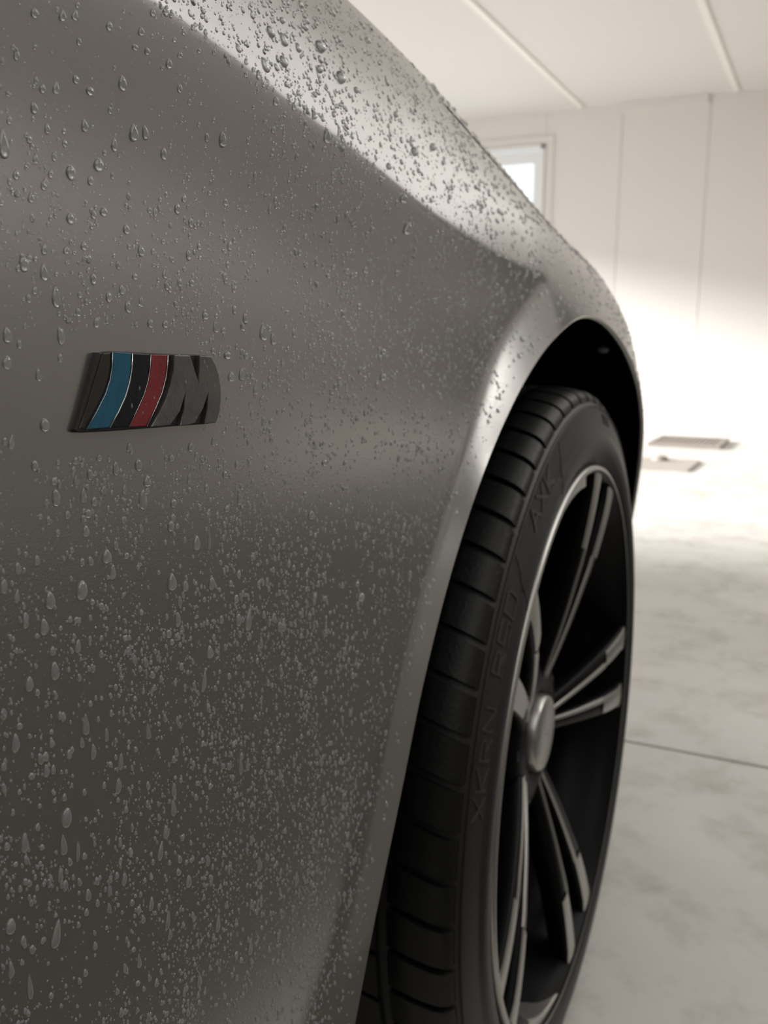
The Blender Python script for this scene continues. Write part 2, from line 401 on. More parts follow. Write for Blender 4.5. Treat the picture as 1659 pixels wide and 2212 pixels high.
# ------------------------------------------------------------------ wheel
wheel = empty('wheel', (0, 0, HZ-FZ), car); wheel.rotation_euler = (0, 0, 0.027)
tag(wheel, 'black and silver double-spoke alloy wheel with tyre')
def revolve(name, prof, m, seg=160, parent=wheel, smooth=True, closed=False):
    V, F = [], []; n = len(prof)
    for i in range(seg):
        a = 2*PI*i/seg; c, s_ = math.cos(a), math.sin(a)
        for y, r in prof: V.append((r*c, y, r*s_))
    for i in range(seg):
        for j in range(n if closed else n-1):
            k = (j+1) % n
            F.append((i*n+j, ((i+1) % seg)*n+j, ((i+1) % seg)*n+k, i*n+k))
    return mesh_obj(name, V, F, m, parent, smooth)
# tyre casing
tyre = revolve('tyre', [(0.012, 0.238), (0.004, 0.243), (-0.0005, 0.2505), (-0.0035, 0.2540), (-0.0052, 0.2590), (-0.0060, 0.2660), (-0.0052, 0.2725), (-0.0032, 0.2748), (-0.0028, 0.277),
                (-0.0015, 0.286), (0.0015, 0.295), (0.0022, 0.2968), (0.0035, 0.2985), (0.0060, 0.3000), (0.010, 0.303), (0.018, 0.3055), (0.032, 0.3065), (0.10, 0.3085), (0.19, 0.3065), (0.213, 0.303),
                (0.224, 0.290), (0.232, 0.268), (0.224, 0.250), (0.212, 0.240)], RUBBER, 200)
# shoulder tread blocks, one object each, sharing one mesh
NTB = 66
def block_mesh():
    bm = bmesh.new(); da = 2*PI/NTB*0.41
    prof = [(0.0045, 0.2985), (0.0048, 0.3015), (0.0060, 0.3042), (0.0082, 0.3066), (0.0115, 0.3086), (0.016, 0.3101), (0.022, 0.3112), (0.030, 0.3120), (0.044, 0.3125), (0.044, 0.3050), (0.008, 0.299)]
    rings = []
    for sgn, sh in ((-1, 0), (1, 0)):
        ring = []
        for y, r in prof:
            a = sgn*da + 0.9*(y-0.01)
            ring.append(bm.verts.new((r*math.sin(a), y, r*math.cos(a))))
        rings.append(ring)
    n = len(prof)
    for j in range(n): bm.faces.new((rings[0][j], rings[0][(j+1) % n], rings[1][(j+1) % n], rings[1][j]))
    for f in bm.faces: f.smooth = True
    for r_ in rings:
        c = [bm.verts.new(v.co) for v in r_]; bm.faces.new(c)
    bmesh.ops.recalc_face_normals(bm, faces=bm.faces[:])
    me = bpy.data.meshes.new('tread_block'); bm.to_mesh(me); bm.free(); me.materials.append(SHADED_TREAD); return me
tb = block_mesh()
for i in range(NTB):
    o = bpy.data.objects.new('tread_block', tb); o.rotation_euler = (0, 2*PI*i/NTB, 0); link(o, wheel)
# inner tread ribs (too deep in the arch to pick apart)
bm = bmesh.new()
for y0, y1, nb in ((0.052, 0.086, 54), (0.094, 0.120, 54), (0.128, 0.162, 54), (0.170, 0.208, 66)):
    for i in range(nb):
        a0 = 2*PI*i/nb; da = 2*PI/nb*0.44; vs_ = []
        for y, r in ((y0, .3125), (y1, .3120), (y1, .304), (y0, .304)):
            for a in (a0-da, a0+da): vs_.append(bm.verts.new((r*math.sin(a+0.6*y), y, r*math.cos(a+0.6*y))))
        for f in ((0, 1, 3, 2), (2, 3, 5, 4), (6, 7, 1, 0), (0, 2, 4, 6), (1, 7, 5, 3)): bm.faces.new([vs_[q] for q in f])
tag(bm_obj('inner_tread', bm, SHADED_TREAD, wheel), kind='stuff')
# rim: thin silver outer lip, black barrel
revolve('rim_lip', [(0.0065, 0.2430), (0.0025, 0.2452), (-0.0010, 0.2454), (-0.0028, 0.2446), (-0.0036, 0.2430), (-0.0036, 0.2412)], SILVER, 200)
revolve('rim_barrel', [(0.0065, 0.2422), (0.016, 0.2395), (0.016, 0.2380)], GLOSS_BLACK, 160)
revolve('rim_barrel', [(-0.0036, 0.2412), (-0.0028, 0.2400), (0.0, 0.2385), (0.005, 0.2356), (0.010, 0.2335), (0.024, 0.2300), (0.034, 0.222), (0.06, 0.219), (0.12, 0.215), (0.20, 0.217), (0.215, 0.235)], GLOSS_BLACK, 160)
# spokes: five pairs; silver machined face over a black flank
def spoke_pts(ang, side):
    pts = []
    for k in range(15):
        t = k/14; r = 0.046 + t*(0.2385-0.046)
        y = 0.0335*(1-t)**1.6 - 0.0012*t
        off = side*(0.008 + 0.026*t**0.9)          # half distance between the two arms
        hw = 0.0056 + 0.0058*t**1.3                # half width of the silver face
        if t > 0.93: hw += 0.003*(t-0.93)/0.07
        pts.append((r, y, off, hw, t))
    return pts
def make_spoke(ang, side):
    ca, sa = math.cos(ang), math.sin(ang)
    def P(r, o, y): return (r*ca - o*sa, y, r*sa + o*ca)
    fv_, ff_, bv_, bf_ = [], [], [], []
    pts = spoke_pts(ang, side)
    for r, y, off, hw, t in pts:
        rr = math.sqrt(max(r*r-off*off, 1e-6)) if t > .5 else r
        cr = 0.0012
        for o_, yy in ((off-hw, y+cr), (off-hw*0.8, y+0.0002), (off, y-0.0004), (off+hw*0.8, y+0.0002), (off+hw, y+cr)): fv_.append(P(rr, o_, yy))
        w2 = hw+0.0016; dep = 0.026 - 0.006*t
        for o_, yy in ((off-hw+0.0002, y+cr+0.0001), (off-w2, y+0.004), (off-w2*0.8, y+dep), (off+w2*0.8, y+dep), (off+w2, y+0.004), (off+hw-0.0002, y+cr+0.0001)): bv_.append(P(rr, o_, yy))
    n = len(pts); kt = 9        # the silver face is full width only on the outer third; inboard it is a narrow edge
    bf_ = [(i*6+j, (i+1)*6+j, (i+1)*6+(j+1) % 6, i*6+(j+1) % 6) for i in range(n-1) for j in range(6)]
    mesh_obj('spoke', bv_, bf_, GLOSS_BLACK, wheel, True)
    ff_ = [(i*5+j, (i+1)*5+j, (i+1)*5+j+1, i*5+j+1) for i in range(kt, n-1) for j in range(4)]
    used = fv_[kt*5:]; ff_ = [tuple(q-kt*5 for q in f) for f in ff_]
    f = mesh_obj('spoke_face', used, ff_, SILVER, wheel, True); tag(f, 'silver machined outer end of the spoke')
    ev, ef = [], []
    for r, y, off, hw, t in pts[:kt+1]:
        rr = math.sqrt(max(r*r-off*off, 1e-6)) if t > .5 else r
        for q, yy in ((1.04, y+0.0035), (1.0, y+0.0004), (0.62, y-0.0006), (0.34, y+0.0014)): ev.append(P(rr, off-side*hw*q, yy))
    ef = [(i*4+j, (i+1)*4+j, (i+1)*4+j+1, i*4+j+1) for i in range(kt) for j in range(3)]
    f = mesh_obj('spoke_edge', ev, ef, SILVER, wheel, True); tag(f, 'narrow silver edge of the spoke')
for k in range(5):
    a = math.radians(70 + 72*k)
    make_spoke(a, 1); make_spoke(a, -1)
# polished crescents standing in from the lip between two pairs
for a0 in (92, 236):
    bm = bmesh.new(); rows = []
    for k in range(13):
        t = k/12; a = math.radians(a0+30*t); th_ = 0.0115*(1-t)**0.8+0.0002
        rows.append([bm.verts.new((r*math.cos(a), y, r*math.sin(a))) for y, r in ((-0.001, 0.2405), (-0.0012, 0.2405-th_*0.9), (0.0006, 0.2402-th_), (0.026, 0.2370-th_), (0.026, 0.2385))])
    for p, q in zip(rows[:-1], rows[1:]):
        for j in range(4): bm.faces.new((p[j], p[j+1], q[j+1], q[j]))
    bm.faces.new(rows[0])
    bm_obj('lip_crescent', bm, SILVER, wheel)
# hub, cap, bolts
revolve('hub', [(0.05, 0.075), (0.038, 0.072), (0.0335, 0.060), (0.0325, 0.048), (0.034, 0.0375), (0.040, 0.0372)], GLOSS_BLACK, 60)
revolve('hub_cap', [(0.036, 0.0350), (0.0295, 0.0348), (0.0270, 0.0335), (0.0262, 0.0320), (0.0268, 0.0300), (0.0262, 0.0285), (0.0255, 0.015), (0.0254, 0.001)], SILVER, 60)
for k in range(5):
    a = math.radians(70+36+72*k)
    bm = bmesh.new(); bmesh.ops.create_cone(bm, cap_ends=True, segments=6, radius1=0.0085, radius2=0.0075, depth=0.012)
    bmesh.ops.rotate(bm, verts=bm.verts, matrix=Matrix.Rotation(PI/2, 3, 'X'))
    o = bm_obj('wheel_bolt', bm, BOLT, wheel); o.location = (0.056*math.cos(a), 0.040, 0.056*math.sin(a))
# brake disc and caliper deep inside
revolve('brake_disc', [(0.100, 0.055), (0.100, 0.17), (0.112, 0.17), (0.112, 0.055)], STEEL, 80, smooth=False)
revolve('brake_hat', [(0.07, 0.0), (0.07, 0.075), (0.1, 0.08)], STEEL, 60, smooth=False)
bm = bmesh.new(); V = []
for a in np.linspace(math.radians(150), math.radians(210), 9):
    for y, r in ((0.072, .12), (0.065, .145), (0.072, .178), (0.13, .182), (0.13, .12)): V.append(bm.verts.new((r*math.cos(a), y, r*math.sin(a))))
for i in range(8):
    for j in range(5): bm.faces.new((V[i*5+j], V[i*5+(j+1) % 5], V[(i+1)*5+(j+1) % 5], V[(i+1)*5+j]))
bm.faces.new(V[:5]); bm.faces.new(V[-5:])
bm_obj('brake_caliper', bm, GLOSS_BLACK, wheel)
# raised marks on the sidewall
def sidewall_y(r):
    P_ = [(0.2540, -0.0035), (0.2590, -0.0052), (0.2660, -0.0060), (0.2725, -0.0052), (0.2748, -0.0032), (0.277, -0.0028), (0.286, -0.0015), (0.295, 0.0015), (0.2968, 0.0022)]
    return float(np.interp(r, [p[0] for p in P_], [p[1] for p in P_]))
def bar_on_wall(bm, p, q, w, h=0.0008):
    # p, q = (angle deg, radius)
    def pt(a, r, l=0.0): return Vector((r*math.cos(math.radians(a)), sidewall_y(r)-l, r*math.sin(math.radians(a))))
    n = 6; vs_ = []
    for i in range(n+1):
        t = i/n; a = p[0]+(q[0]-p[0])*t; r = p[1]+(q[1]-p[1])*t
        dax = (q[0]-p[0])*math.radians(1)*r; drx = q[1]-p[1]; L = math.hypot(dax, drx) or 1
        na, nr = -drx/L, dax/L
        for sgn in (-1, 1):
            for l in (0.0, h):
                vs_.append(bm.verts.new(pt(a+math.degrees(sgn*na*w/2/r), r+sgn*nr*w/2, l)))
    for i in range(n):
        o = i*4
        for f in ((0, 1, 5, 4), (1, 3, 7, 5), (3, 2, 6, 7)): bm.faces.new([vs_[o+k] for k in f])
    bm.faces.new([vs_[k] for k in (0, 2, 3, 1)]); bm.faces.new([vs_[n*4+k] for k in (0, 1, 3, 2)])
STROKES = {'A': [((0, 0), (.5, 1)), ((.5, 1), (1, 0)), ((.2, .4), (.8, .4))], 'R': [((0, 0), (0, 1)), ((0, 1), (.9, .85)), ((.9, .85), (.9, .6)), ((.9, .6), (0, .5)), ((.4, .5), (1, 0))],
 'O': [((0, 0), (0, 1)), ((0, 1), (1, 1)), ((1, 1), (1, 0)), ((1, 0), (0, 0))], 'T': [((0, 1), (1, 1)), ((.5, 1), (.5, 0))], 'N': [((0, 0), (0, 1)), ((0, 1), (1, 0)), ((1, 0), (1, 1))],
 'S': [((1, 1), (0, 1)), ((0, 1), (0, .5)), ((0, .5), (1, .5)), ((1, .5), (1, 0)), ((1, 0), (0, 0))], 'D': [((0, 0), (0, 1)), ((0, 1), (.9, .7)), ((.9, .7), (.9, .3)), ((.9, .3), (0, 0))],
 'X': [((0, 0), (1, 1)), ((0, 1), (1, 0))], 'K': [((0, 0), (0, 1)), ((0, .5), (1, 1)), ((0, .5), (1, 0))], 'E': [((1, 1), (0, 1)), ((0, 1), (0, 0)), ((0, 0), (1, 0)), ((0, .5), (.8, .5))], 'I': [((.5, 0), (.5, 1))], 'W': [((0,1),(.25,0)),((.25,0),(.5,.8)),((.5,.8),(.75,0)),((.75,0),(1,1))]}
def sidewall_text(s, a0, r0, h, wdeg, stroke):
    for i, ch in enumerate(s):
        if ch == ' ': continue
        bm = bmesh.new(); b0 = a0 - i*wdeg*1.3
        for p, q in STROKES[ch]:
            bar_on_wall(bm, (b0-p[0]*wdeg, r0+p[1]*h), (b0-q[0]*wdeg, r0+q[1]*h), stroke)
        o = bm_obj('raised_mark', bm, RUBBER_LIT, wheel)
sidewall_text('XEN', 80, 0.2835, 0.0075, 1.4, 0.0009)
sidewall_text('AXK', 128, 0.2795, 0.0135, 3.2, 0.0022)
sidewall_text('RSO', 150, 0.2795, 0.0130, 3.0, 0.0016)
sidewall_text('XKRN', 168, 0.2795, 0.0125, 2.8, 0.0014)
for a in (110, 134):
    bm = bmesh.new(); bar_on_wall(bm, (a, 0.295), (a+5, 0.262), 0.0010, 0.0006); bm_obj('mould_line', bm, RUBBER_LIT, wheel)
# cross-hatch of the shoulder rib
revolve('rib_line', [(0.0012, 0.2952), (0.0006, 0.2962), (0.0016, 0.2972), (0.0022, 0.2968)], RUBBER, 200)

# ------------------------------------------------------------------ badge on the fender
BX, BZ = -0.5575, 0.6657
def unproj_badge(zx, zy, Y=0.0085):
    # outline points measured on the badge's own plane, metres from the badge centre
    px, py_ = 100+zx/3.6065, 700+zy/3.6065
    d = fwd + r2*((px-829.5)/FPX) - u2*((py_-1106)/FPX)
    t = (Y-CAM.y)/d.y
    return (CAM.x+d.x*t-BX, CAM.z+d.z*t-BZ)
BADGE_METAL = simple('gunmetal badge', (0.17, 0.17, 0.163), 0.34, 0.75, bump=0.15, bscale=900, var=0.3, vscale=200)
BADGE_DARK = simple('dark badge base', (0.028, 0.026, 0.024), 0.45, 0.2, bump=0.2, bscale=700)
BLUE = simple('blue enamel', (0.012, 0.115, 0.195), 0.36, bump=0.15, bscale=500, var=0.3, vscale=250, coat=0.1, spec=0.35)
NAVY = simple('black navy enamel', (0.004, 0.005, 0.010), 0.28, bump=0.15, bscale=500, coat=0.1, spec=0.3)
RED = simple('red enamel', (0.25, 0.024, 0.030), 0.36, bump=0.15, bscale=500, var=0.3, vscale=250, coat=0.1, spec=0.35)
def smooth_poly(pts, n=3):
    return pts
def badge_piece(name, zpts, y0, y1, m, bev=0.0003, parent=None, label=None):
    P_ = [unproj_badge(*p) for p in zpts]
    bm = bmesh.new(); vs_ = [bm.verts.new((x, y0, z)) for x, z in P_]
    f = bm.faces.new(vs_); r = bmesh.ops.extrude_face_region(bm, geom=[f])
    ev = [e for e in r['geom'] if isinstance(e, bmesh.types.BMVert)]
    for v in ev: v.co.y = y1
    bmesh.ops.recalc_face_normals(bm, faces=bm.faces[:])
    ed = [e for e in bm.edges if abs(e.verts[0].co.y-y1) < 1e-7 and abs(e.verts[1].co.y-y1) < 1e-7]
    bmesh.ops.bevel(bm, geom=ed, offset=bev, segments=2, profile=0.6, affect='EDGES')
    bmesh.ops.triangulate(bm, faces=[f_ for f_ in bm.faces if len(f_.verts) > 4], ngon_method='EAR_CLIP')
    o = bm_obj(name, bm, m, parent)
    if label: o['label'] = label
    return o
badge = empty('fender_badge', (BX, 0.0, BZ-FZ), car); tag(badge, 'small slanted fender badge with blue, black and red stripes and a metal letter M')
BY = 0.0085  # outer face of the badge; base plate behind it
badge_piece('badge_base', [(430, 222), (455, 212), (505, 207), (700, 217), (960, 230), (1110, 236), (1180, 236), (1262, 245), (1300, 300), (1328, 370), (1347, 460), (1351, 560), (1343, 660), (1325, 730), (1308, 775), (1200, 785), (1020, 797), (800, 815), (500, 838), (300, 848), (255, 845), (246, 825), (300, 660), (365, 440), (410, 290)],
            0.0155, BY+0.0007, BADGE_DARK, 0.0005, badge, 'dark bezel of the badge')
badge_piece('end_facet', [(452, 228), (508, 222), (506, 330), (492, 420), (455, 530), (385, 670), (300, 815), (268, 815), (320, 670), (375, 480)], BY+0.001, BY+0.0003, simple('brown black facet', (0.05, 0.045, 0.038), 0.35, 0.5), 0.0003, badge, 'brownish dark end facet')
badge_piece('stripe', [(525, 217), (660, 227), (657, 330), (643, 440), (610, 560), (555, 680), (485, 805), (325, 820), (400, 680), (465, 545), (503, 430), (520, 320)], BY+0.001, BY-0.0001, BLUE, 0.0002, badge, 'blue stripe')
badge_piece('stripe', [(678, 230), (804, 237), (800, 330), (788, 430), (755, 545), (700, 665), (638, 796), (498, 806), (565, 690), (620, 570), (655, 450), (672, 340)], BY+0.001, BY-0.0001, NAVY, 0.0002, badge, 'black stripe')
badge_piece('stripe', [(822, 239), (938, 243), (934, 330), (922, 420), (895, 530), (845, 650), (775, 794), (650, 800), (715, 670), (768, 550), (800, 440), (815, 330)], BY+0.001, BY-0.0001, RED, 0.0002, badge, 'red stripe')
badge_piece('letter_m', [(805, 800), (860, 700), (915, 590), (952, 480), (975, 370), (985, 242), (1105, 245), (1135, 340), (1171, 450), (1177, 350), (1180, 246), (1266, 252), (1304, 320), (1330, 400), (1344, 490), (1346, 580), (1338, 670), (1320, 735), (1303, 770), (1222, 777), (1240, 660), (1246, 540), (1205, 660), (1140, 772), (1085, 786), (1030, 790), (1058, 670), (1067, 540), (1025, 680), (950, 785), (890, 795)],
            BY+0.001, BY-0.0009, BADGE_METAL, 0.0003, badge, 'gunmetal letter M')
def tube(name, pts, rad, m, parent, seg=6):
    bm = bmesh.new(); rings = []
    for i, p in enumerate(pts):
        t = (Vector(pts[min(i+1, len(pts)-1)])-Vector(pts[max(i-1, 0)])).normalized()
        u = t.cross(Vector((0, 1, 0))).normalized(); w = t.cross(u)
        rings.append([bm.verts.new(Vector(p)+rad*(math.cos(2*PI*k/seg)*u+math.sin(2*PI*k/seg)*w)) for k in range(seg)])
    for a, b in zip(rings[:-1], rings[1:]):
        for k in range(seg): bm.faces.new((a[k], a[(k+1) % seg], b[(k+1) % seg], b[k]))
    bm.faces.new(rings[0]); bm.faces.new(rings[-1][::-1])
    return bm_obj(name, bm, m, parent, True)
for zp, rad in (([(516, 217), (513, 320), (497, 430), (460, 545), (393, 680), (312, 822)], 0.00009), ([(669, 228), (665, 335), (649, 445), (615, 565), (560, 685), (491, 806)], 0.00022),
                ([(813, 238), (808, 330), (794, 435), (761, 548), (707, 668), (644, 798)], 0.00010), ([(946, 243), (942, 335), (928, 430), (900, 535), (850, 655), (782, 796)], 0.00016)):
    pts = [(lambda q: (q[0], BY-0.0001, q[1]))(unproj_badge(*p)) for p in zp]
    tube('stripe_edge', pts, rad, CHROME, badge)

# ------------------------------------------------------------------ grates on the far floor
def place_floor(px, py_):
    d = fwd + r2*((px-829.5)/FPX) - u2*((py_-1106)/FPX); t = (FZ-CAM.z)/d.z
    return (CAM.x+d.x*t, CAM.y+d.y*t)
GREY_METAL = simple('grey painted steel', (0.30, 0.27, 0.24), 0.6, 0.1)
g = tag(empty('floor_grate', (5.93, 0.70, FZ)), 'slatted brown-grey floor grate below the far white wall', 'grate')
for d in ((-0.30, 0.30, 0.21, 0.235), (-0.30, 0.30, -0.235, -0.21), (-0.30, -0.275, -0.21, 0.21), (0.275, 0.30, -0.21, 0.21)):
    bm_obj('grate_frame', box_bm(d[0], d[1], d[2], d[3], 0.001, 0.026, 0.002), GREY_METAL, g)
for i in range(12):
    y = -0.19 + i*0.0345
    bm_obj('slat', box_bm(-0.275, 0.275, y-0.009, y+0.009, 0.003, 0.022, 0.001), GREY_METAL, g)
bm_obj('grate_tray', box_bm(-0.275, 0.275, -0.21, 0.21, 0.0005, 0.004), GROUT, g)
pl = tag(empty('floor_plate', (4.62, 0.86, FZ)), 'flat grey cover plate on the floor nearest the car, with a small knob', 'plate')
bm_obj('plate', box_bm(-0.26, 0.24, -0.37, 0.37, 0.0005, 0.012, 0.004), simple('grey plate', (0.40, 0.365, 0.33), 0.7), pl)
bm = bmesh.new(); bmesh.ops.create_uvsphere(bm, u_segments=20, v_segments=10, radius=0.05)
for v in bm.verts: v.co.z = max(v.co.z, 0)*0.6
o = bm_obj('knob', bm, GREY_METAL, pl, True); o.location = (0.13, -0.16, 0.011)

# ------------------------------------------------------------------ unseen fittings added for light and reflections
for i, (x, y) in enumerate(((2.9, -1.15), (-2.0, -1.15))):
    t = tag(empty('fill_panel', (x, y, CZ)), ('unseen white fill panel added above the car bonnet', 'unseen white fill panel added behind the camera')[i], 'lamp')
    bm_obj('housing', box_bm(-(2.65, 1.65)[i], (2.65, 1.65)[i], -1.0, 1.0, -0.10, -0.013, 0.008), FRAME_WHITE, t)

t = tag(empty('glint_lamp', (1.2, Y0, 2.36)), 'unseen tube lamp added on the side wall for bead glints', 'lamp')
bm_obj('lamp_back', box_bm(-0.66, 0.66, 0.0, 0.10, -0.03, 0.03, 0.006), FRAME_WHITE, t)
c_ = tag(empty('reflected_cabinet', (6.56, -1.75, FZ)), 'tall dark cabinet added out of view to darken the flank reflection', 'cabinet')  # unseen cabinet added to give the paint a dark reflection
CAB = simple('dark grey lacquer', (0.03, 0.029, 0.027), 0.7)
bm_obj('body', box_bm(-0.28, 0.30, -0.5, 0.5, 0.04, 2.2, 0.004), CAB, c_)
bm_obj('plinth', box_bm(-0.24, 0.28, -0.47, 0.47, 0.0, 0.04), CAB, c_)
for k in range(2):
    d_ = bm_obj('door', box_bm(-0.302, -0.282, -0.495+0.498*k, -0.003+0.498*k, 0.06, 2.18, 0.003), CAB, c_)
    bm_obj('handle', box_bm(-0.325, -0.302, -0.06+0.10*k, -0.045+0.10*k, 1.0, 1.25, 0.004), BOLT, d_)
for k, z in enumerate((1.50, 1.98)):  # unseen pale rails added for the streaks they reflect in the flank
    tag(bm_obj('trim_%d' % (k+4), box_bm(-3.9, 6.8, Y0+0.001, Y0+0.03, z, z+0.07, 0.004), WHITE_TRIM), kind='structure')
# ------------------------------------------------------------------ water beads
def bead_shape(nseg, rings, seed):
    """unit bead: footprint about 1 wide; v (up the panel) elongated; height in w"""
    r_ = random.Random(seed)
    tail = r_.uniform(0.2, 1.0); wob = [r_.uniform(-0.07, 0.07) for _ in range(4)]; ph = [r_.uniform(0, 6.28) for _ in range(4)]
    pts = []
    def foot(a):
        r = 0.5*(1+wob[0]*math.sin(2*a+ph[0])+wob[1]*math.sin(3*a+ph[1]))
        u = r*math.cos(a); v = r*math.sin(a)
        if v > 0: u *= (1-0.55*tail*(v/0.5)**1.2*0.9); v *= 1+0.9*tail
        return u, v
    for k in range(rings):
        t = k/rings                      # 0 rim, 1 top
        sc = math.cos(t*PI/2*0.98)**0.75; h = 0.36*math.sin(t*PI/2)
        for i in range(nseg):
            u, v = foot(2*PI*i/nseg); pts.append((u*sc, (v+0.0)*sc - 0.16*t*0.5, h))
    pts.append((0, -0.10, 0.36))
    F = []
    for k in range(rings-1):
        for i in range(nseg): F.append((k*nseg+i, k*nseg+(i+1) % nseg, (k+1)*nseg+(i+1) % nseg, (k+1)*nseg+i))
    for i in range(nseg): F.append(((rings-1)*nseg+i, (rings-1)*nseg+(i+1) % nseg, rings*nseg))
    F.append(tuple(range(nseg-1, -1, -1)))
    return pts, F
PROTOS = []
for s_ in range(14):
    P_, F_ = bead_shape(20, 6, 100+s_)
    me = bpy.data.meshes.new('water_bead'); me.from_pydata(P_, [], F_); me.update(); me.shade_smooth()
    me.materials.append(WATER); PROTOS.append(me)
def frame_at(x, z):
    n = normal(np.array([x]), np.array([z]))[0]; n = Vector(n)
    v = (Vector((0, 0, 1)) - n*n.z).normalized(); u = v.cross(n)
    return Vector((x, surf(x, z), z)), u, v, n
def pix_to_panel(px, py_):
    d = fwd + r2*((px-829.5)/FPX) - u2*((py_-1106)/FPX)
    y = 0.012; x = z = 0
    for _ in range(12):
        t = (y-CAM.y)/d.y; x = CAM.x+d.x*t; z = CAM.z+d.z*t; y = surf(x, z)
    return x, z
BADGE_ZONE = (-0.600, -0.515, 0.6475, 0.6835)
def in_badge(x, z): return BADGE_ZONE[0] < x < BADGE_ZONE[1] and BADGE_ZONE[2] < z < BADGE_ZONE[3]
placed = []; BEAD_OBJS = []
ORD = ['highest', 'second-highest', 'third-highest', 'fourth-highest', 'fifth-highest', 'sixth-highest', 'seventh-highest', 'eighth-highest', 'ninth-highest', 'tenth-highest', 'eleventh-highest', 'twelfth-highest', 'thirteenth-highest', 'fourteenth-highest', 'fifteenth-highest', 'sixteenth-highest']
def describe(x, z, w, h):
    size = 'large' if w > 0.0026 else ('medium' if w > 0.0017 else 'small')
    shape = 'slender' if h/w > 2.0 else ('teardrop' if h/w > 1.5 else 'rounded')
    dz = z-BZ; dx = x-BX
    if z > float(zc(x)):
        zone = 'on the bright shoulder ' + ('at the very top' if z > 0.80 and x < -0.42 else ('mid-way' if x < -0.33 else 'near the arch'))
    else:
        hor = 'behind the badge' if dx < -0.034 else ('by its blue stripe' if dx < -0.012 else ('by its letter M' if dx < 0.022 else ('one badge ahead' if dx < 0.075 else ('midway to the arch' if dx < 0.15 else 'near the arch edge'))))
        ver = 'far above the badge' if dz > 0.078 else ('well above the badge' if dz > 0.045 else ('just above the badge' if dz > 0.016 else ('level with the badge' if dz > -0.016 else ('just below the badge' if dz > -0.042 else ('well below the badge' if dz > -0.075 else ('far below the badge' if dz > -0.115 else 'lowest on the fender'))))))
        zone = ver + ', ' + hor
    return size+' '+shape+' water bead '+zone, size, shape, zone
def bead(x, z, w, h, rot=0.0, proto=None, hf=1.0):
    o_, u, v, n = frame_at(x, z)
    if rot: u, v = u*math.cos(rot)+v*math.sin(rot), v*math.cos(rot)-u*math.sin(rot)
    me = PROTOS[random.randrange(len(PROTOS))] if proto is None else PROTOS[proto]
    o = bpy.data.objects.new('water_bead', me)
    hh = w*hf
    M = Matrix(((u.x*w, v.x*h/1.4, n.x*hh, o_.x-n.x*w*0.03), (u.y*w, v.y*h/1.4, n.y*hh, o_.y-n.y*w*0.03), (u.z*w, v.z*h/1.4, n.z*hh, o_.z-n.z*w*0.03), (0, 0, 0, 1)))
    o.matrix_world = M; COL.objects.link(o)
    lab, size, shape, where = describe(x, z, w, h)
    o['label'] = lab; o['category'] = 'water drop'; o['group'] = 'water beads on the grey fender'
    BEAD_OBJS.append((o, z)); placed.append((x, z, max(w, h*0.6)))
    return o
